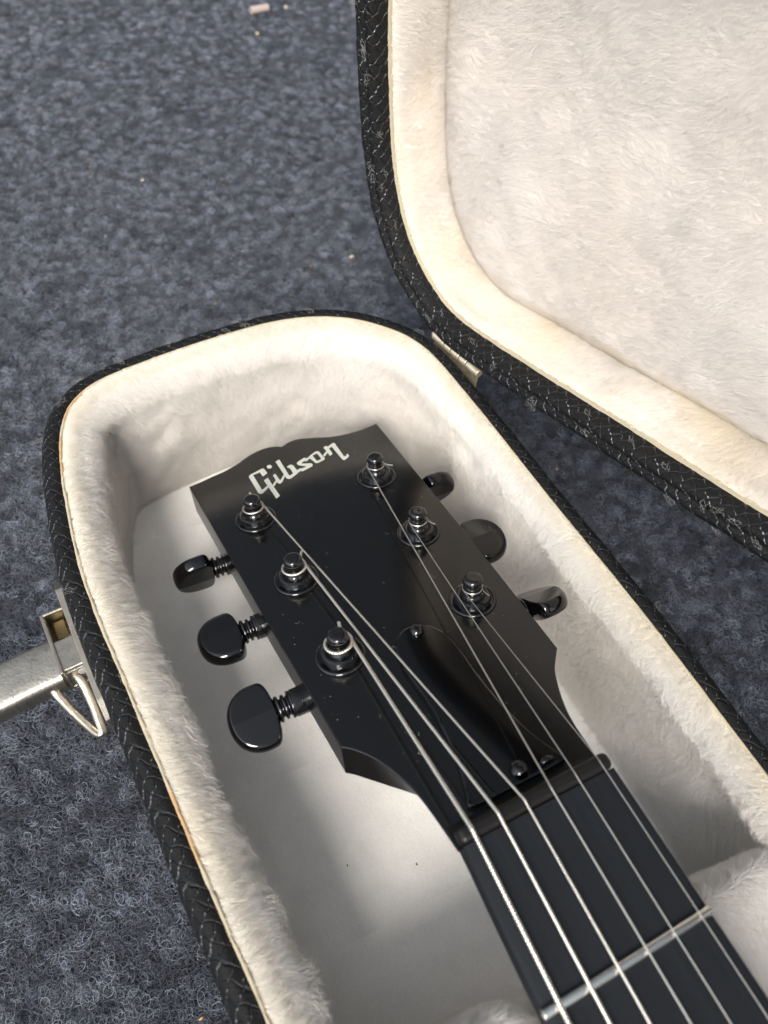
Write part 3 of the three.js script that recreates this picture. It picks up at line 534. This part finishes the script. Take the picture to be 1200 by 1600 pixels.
for (const [x, s, key] of POSTS) {
  const side = Math.sign(x), at = (g) => g.translate(x, 0, -s);
  const post = lathe([[3.9, 2.2], [3.7, 3.2], [3.35, 3.7], [3.05, 4.3], [2.8, 5.4], [2.7, 6.4], [2.8, 7.2], [3.05, 7.9], [3.2, 8.6], [3.15, 9.3], [2.85, 9.9], [2.4, 10.2], [1.6, 10.3], [0, 10.2]]);
  const box = new RoundedBoxGeometry(16, 9, 15, 4, 2).translate(side * 3, -17.2, 0);
  const machine = gm('tuning_machine', onHead(at(mergeGeometries([post.toNonIndexed(), box]))), M.blackMetal);
  gm('washer', onHead(at(lathe([[3.5, 0], [7.6, 0.02], [7.75, 0.25], [7.45, 0.7], [6.9, 0.78], [6.4, 0.5], [5.2, 0.55], [3.5, 0.6]]))), M.blackMetal, machine);
  const hex = new THREE.CylinderGeometry(5.6, 6.3, 2.2, 6).rotateY(rr(0, 1)), cone = lathe([[5.6, 2.6], [5.0, 2.95], [4.3, 3.05], [3.6, 2.6]]);
  gm('hex_nut', onHead(at(mergeGeometries([hex.translate(0, 1.55, 0).toNonIndexed(), cone.toNonIndexed()]))), M.blackMetal, machine);
  // shaft with its rings, then the key
  const U = -16.6, out = (g) => (side < 0 ? g.rotateY(Math.PI) : g).translate(side < 0 ? -33.9 : 33.6, U, -s - ({ E: 3.4, A: 2.0 }[key] ?? 0.8));
  const X = (pts) => lathe(pts).rotateZ(-Math.PI / 2);    // a profile [radius, distance outwards]
  gm('shaft', onHead(out(X([[0, -10], [4.5, -10], [4.5, 5.6], [4.2, 6.0], [4.4, 6.3], [4.4, 6.9], [3.2, 7.1], [3.0, 7.9], [3.9, 8.1], [3.95, 8.9], [3.0, 9.1], [2.9, 9.8], [4.1, 10.0], [4.3, 10.7], [3.6, 11.2], [2.6, 11.4], [2.6, 13]]))), M.blackMetal, machine);
  const b = buttonGeo().translate(11.2, 0, 0).rotateX(THREE.MathUtils.degToRad(BUTTON_TURN[key]));
  gm('button', onHead(out(b)), M.gloss, machine);
}

// strings: tail, turns on the post, over the nut and down the neck
const STRINGS = [['E', 1.26, -18.4, 0.78], ['A', 1.0, -11.1, 0.64], ['D', 0.74, -3.9, 0.5], ['G', 0.5, 3.5, 0], ['B', 0.34, 10.8, 0], ['e', 0.24, 18.3, 0]];
for (const [key, dia, xn, pitch] of STRINGS) {
  const [px, ps] = POSTS.find((p) => p[2] === key), side = Math.sign(px), r = dia / 2, wr = (pitch ? 3.35 : 3.0) + r;
  const slot = V(xn, 1.35 + r - xn * xn / 620, -2.3), sl = slot.clone().applyMatrix4(toHead);       // x, height, -s
  // tangent from the slot to the winding circle, on the inner side of the post
  const dx = sl.x - px, dz = sl.z + ps, d = Math.hypot(dx, dz), base = Math.atan2(dz, dx), th = base + side * Math.acos(wr / d);
  const pts = [], u0 = 5.5 - r * 0.3, turns = { E: 1.1, A: 1.04, D: 1.08, G: 1.5, B: 2.55, e: 2.6 }[key], N = 64;
  // tail
  const end = th + side * -1 * 0, dir = side;      // wind so that the string leaves from the inner side
  const a1 = th + dir * Math.PI * 2 * turns, rise = Math.max(dia * 1.02, 0.35);
  const tailA = a1, tx = px + wr * Math.cos(tailA), tz = -ps + wr * Math.sin(tailA), ox = Math.cos(tailA), oz = Math.sin(tailA), gx = -Math.sin(tailA) * dir, gz = Math.cos(tailA) * dir;
  const hTop = u0 + rise * turns * 0.8;
  for (const [g, o, h] of key === 'D' ? [[5.2, 1.6, 1.2], [3.4, 0.9, 0.6], [1.6, 0.2, 0.2]] : [[3.6, 2.6, 0.3], [2.2, 1.0, 0.2], [1.0, 0.2, 0.1]]) pts.push(V(tx + gx * g + ox * o, hTop + h, tz + gz * g + oz * o));
  for (let i = 0; i <= N * turns; i++) { const t = i / (N * turns), a = a1 + (th - a1) * t; const w = wr - 0.25 * (1 - Math.abs(2 * t - 1)) * 0; pts.push(V(px + w * Math.cos(a), u0 + rise * turns * 0.8 * (1 - t), -ps + w * Math.sin(a))); }
  const start = V(px + wr * Math.cos(th), u0, -ps + wr * Math.sin(th));
  const g3 = (p) => p.clone().applyMatrix4(headMatrix);
  const path = pts.map(g3), a = g3(start);
  for (const t of [0.03, 0.1, 0.2, 0.35, 0.5, 0.65, 0.8, 0.92, 0.985]) path.push(a.clone().lerp(slot, t));
  path.push(slot.clone(), V(xn, slot.y - 0.03, -1.0), V(xn * 1.003, slot.y + 0.0, 2.5));
  for (const z of [8, 20, 35.3, 70, 120, 180, 250, ZEND - 4]) path.push(V(xn * (1 + z * 0.00085), slot.y + 0.05 + z * 0.0035 - 0.0, z));
  const curve = new THREE.CatmullRomCurve3(path, false, 'centripetal'); curve.arcLengthDivisions = 1600;
  const len = curve.getLength(), near = ZEND > 0 ? 1 : 1;
  if (!pitch) { gm('string', new THREE.TubeGeometry(curve, 520, r, 8), M.steel); continue; }
  // wound string: the tube swells with every turn of the wrap
  const seg = Math.min(3600, Math.round(len / pitch * 5)), rad = 10, fr = curve.computeFrenetFrames(seg, false), pos = [], idx = [];
  for (let i = 0; i <= seg; i++) {
    const P = curve.getPointAt(i / seg), q = r * (0.78 + 0.24 * Math.abs(Math.sin(Math.PI * (i / seg) * len / pitch)));
    for (let k = 0; k < rad; k++) { const w = 2 * Math.PI * k / rad, v = P.clone().addScaledVector(fr.normals[i], Math.cos(w) * q).addScaledVector(fr.binormals[i], Math.sin(w) * q); pos.push(v.x, v.y, v.z); }
  }
  for (let i = 0; i < seg; i++) for (let k = 0; k < rad; k++) { const A = i * rad + k, B = i * rad + (k + 1) % rad; idx.push(A, B, A + rad, B, B + rad, A + rad); }
  const cap = pos.length / 3; pos.push(path[0].x, path[0].y, path[0].z); for (let k = 0; k < rad; k++) idx.push(cap, (k + 1) % rad, k);
  const g = new THREE.BufferGeometry(); g.setAttribute('position', new THREE.Float32BufferAttribute(pos, 3)); g.setIndex(idx); g.computeVertexNormals();
  gm('string', g, M.wound);
}

// ---------------------------------------------------------------- small things lying about
{
  const o = mesh('metal_tube', new THREE.LatheGeometry([[1.6, -9], [3.0, -9.6], [3.5, -9], [3.5, 8.4], [3.2, 8.6], [3.5, 8.9], [3.4, 9.8], [2.2, 10], [2.0, 6]].map(([a, b]) => new THREE.Vector2(a, b)), 28).rotateZ(-Math.PI / 2), M.tan);
  o.position.set(0.186, 0.0052, -0.717); o.rotation.y = 0.12; o.scale.setScalar(0.92);
  tag(o, 'small tan metal tube lying on the carpet behind the case', 'tube');
  const bits = [[214, -722, 2.4, 'pale crumb on the carpet just behind the small tan tube'], [169, -676, 2.2, 'pale crumb on the carpet just in front of the small tan tube'], [13, -480, 1.5, 'single yellowish crumb on open carpet midway behind the case'], [113, -350, 1.6, 'ochre crumb on the carpet nearest the lid rim'], [-62, -690, 2.2, 'pale crumb on the far carpet, leftmost of all crumbs']];
  for (const [x, z, r, label] of bits) {
    const g = new THREE.IcosahedronGeometry(r * 0.72, 2), p = g.attributes.position; for (let i = 0; i < p.count; i++) { const k = 0.7 + 0.6 * noise(p.getX(i) * 0.9 + x, p.getY(i) * 0.9, p.getZ(i) * 0.9 + z); p.setXYZ(i, p.getX(i) * k * 1.2, p.getY(i) * k * 0.8, p.getZ(i) * k); }
    g.computeVertexNormals();
    const c = mesh('crumb' + (bits.findIndex((b) => b[0] === x) ? '_00' + bits.findIndex((b) => b[0] === x) : ''), g, M.crumb); c.position.set(x * MM, 0.0022, z * MM);
    tag(c, label, 'crumb', 'crumbs on the carpet');
  }
  const grain = new THREE.IcosahedronGeometry(0.5 * MM, 1).scale(1.3, 0.7, 0.8), l = [];
  for (let i = 0; i < 90; i++) { const x = rr(-330, 300), z = rr(-820, 120); if (x > -95 && x < 90 && z > -230) continue; const k = rr(0.6, 1.2); l.push({ m: new THREE.Matrix4().makeRotationY(rr(0, 6)).scale(V(rr(0.6, 1.5) * k, k, k)).setPosition(x * MM, 0.0026, z * MM), c: [lin(1.1, 0.75, 0.4), lin(1, 1, 0.9), lin(1.1, 0.9, 0.6)][i % 3] }); }
  const lint = instanced('carpet_lint', grain, M.crumb, scene, l);
  tag(lint, 'tiny tan and orange specks of lint scattered over the carpet', 'lint', null, 'stuff');
  const sp = new THREE.IcosahedronGeometry(0.3, 1).scale(0.7, 0.4, 1.4);
  for (const [x, y, z] of [[52, -82, -8], [-38, -99.4, -22], [-16, -99.4, -12]]) { const m = mesh('black_speck', sp.clone(), M.black, guitarCase); m.position.set(x * MM, (y + 112) * MM, z * MM); }
}

renderer.render(scene, camera);
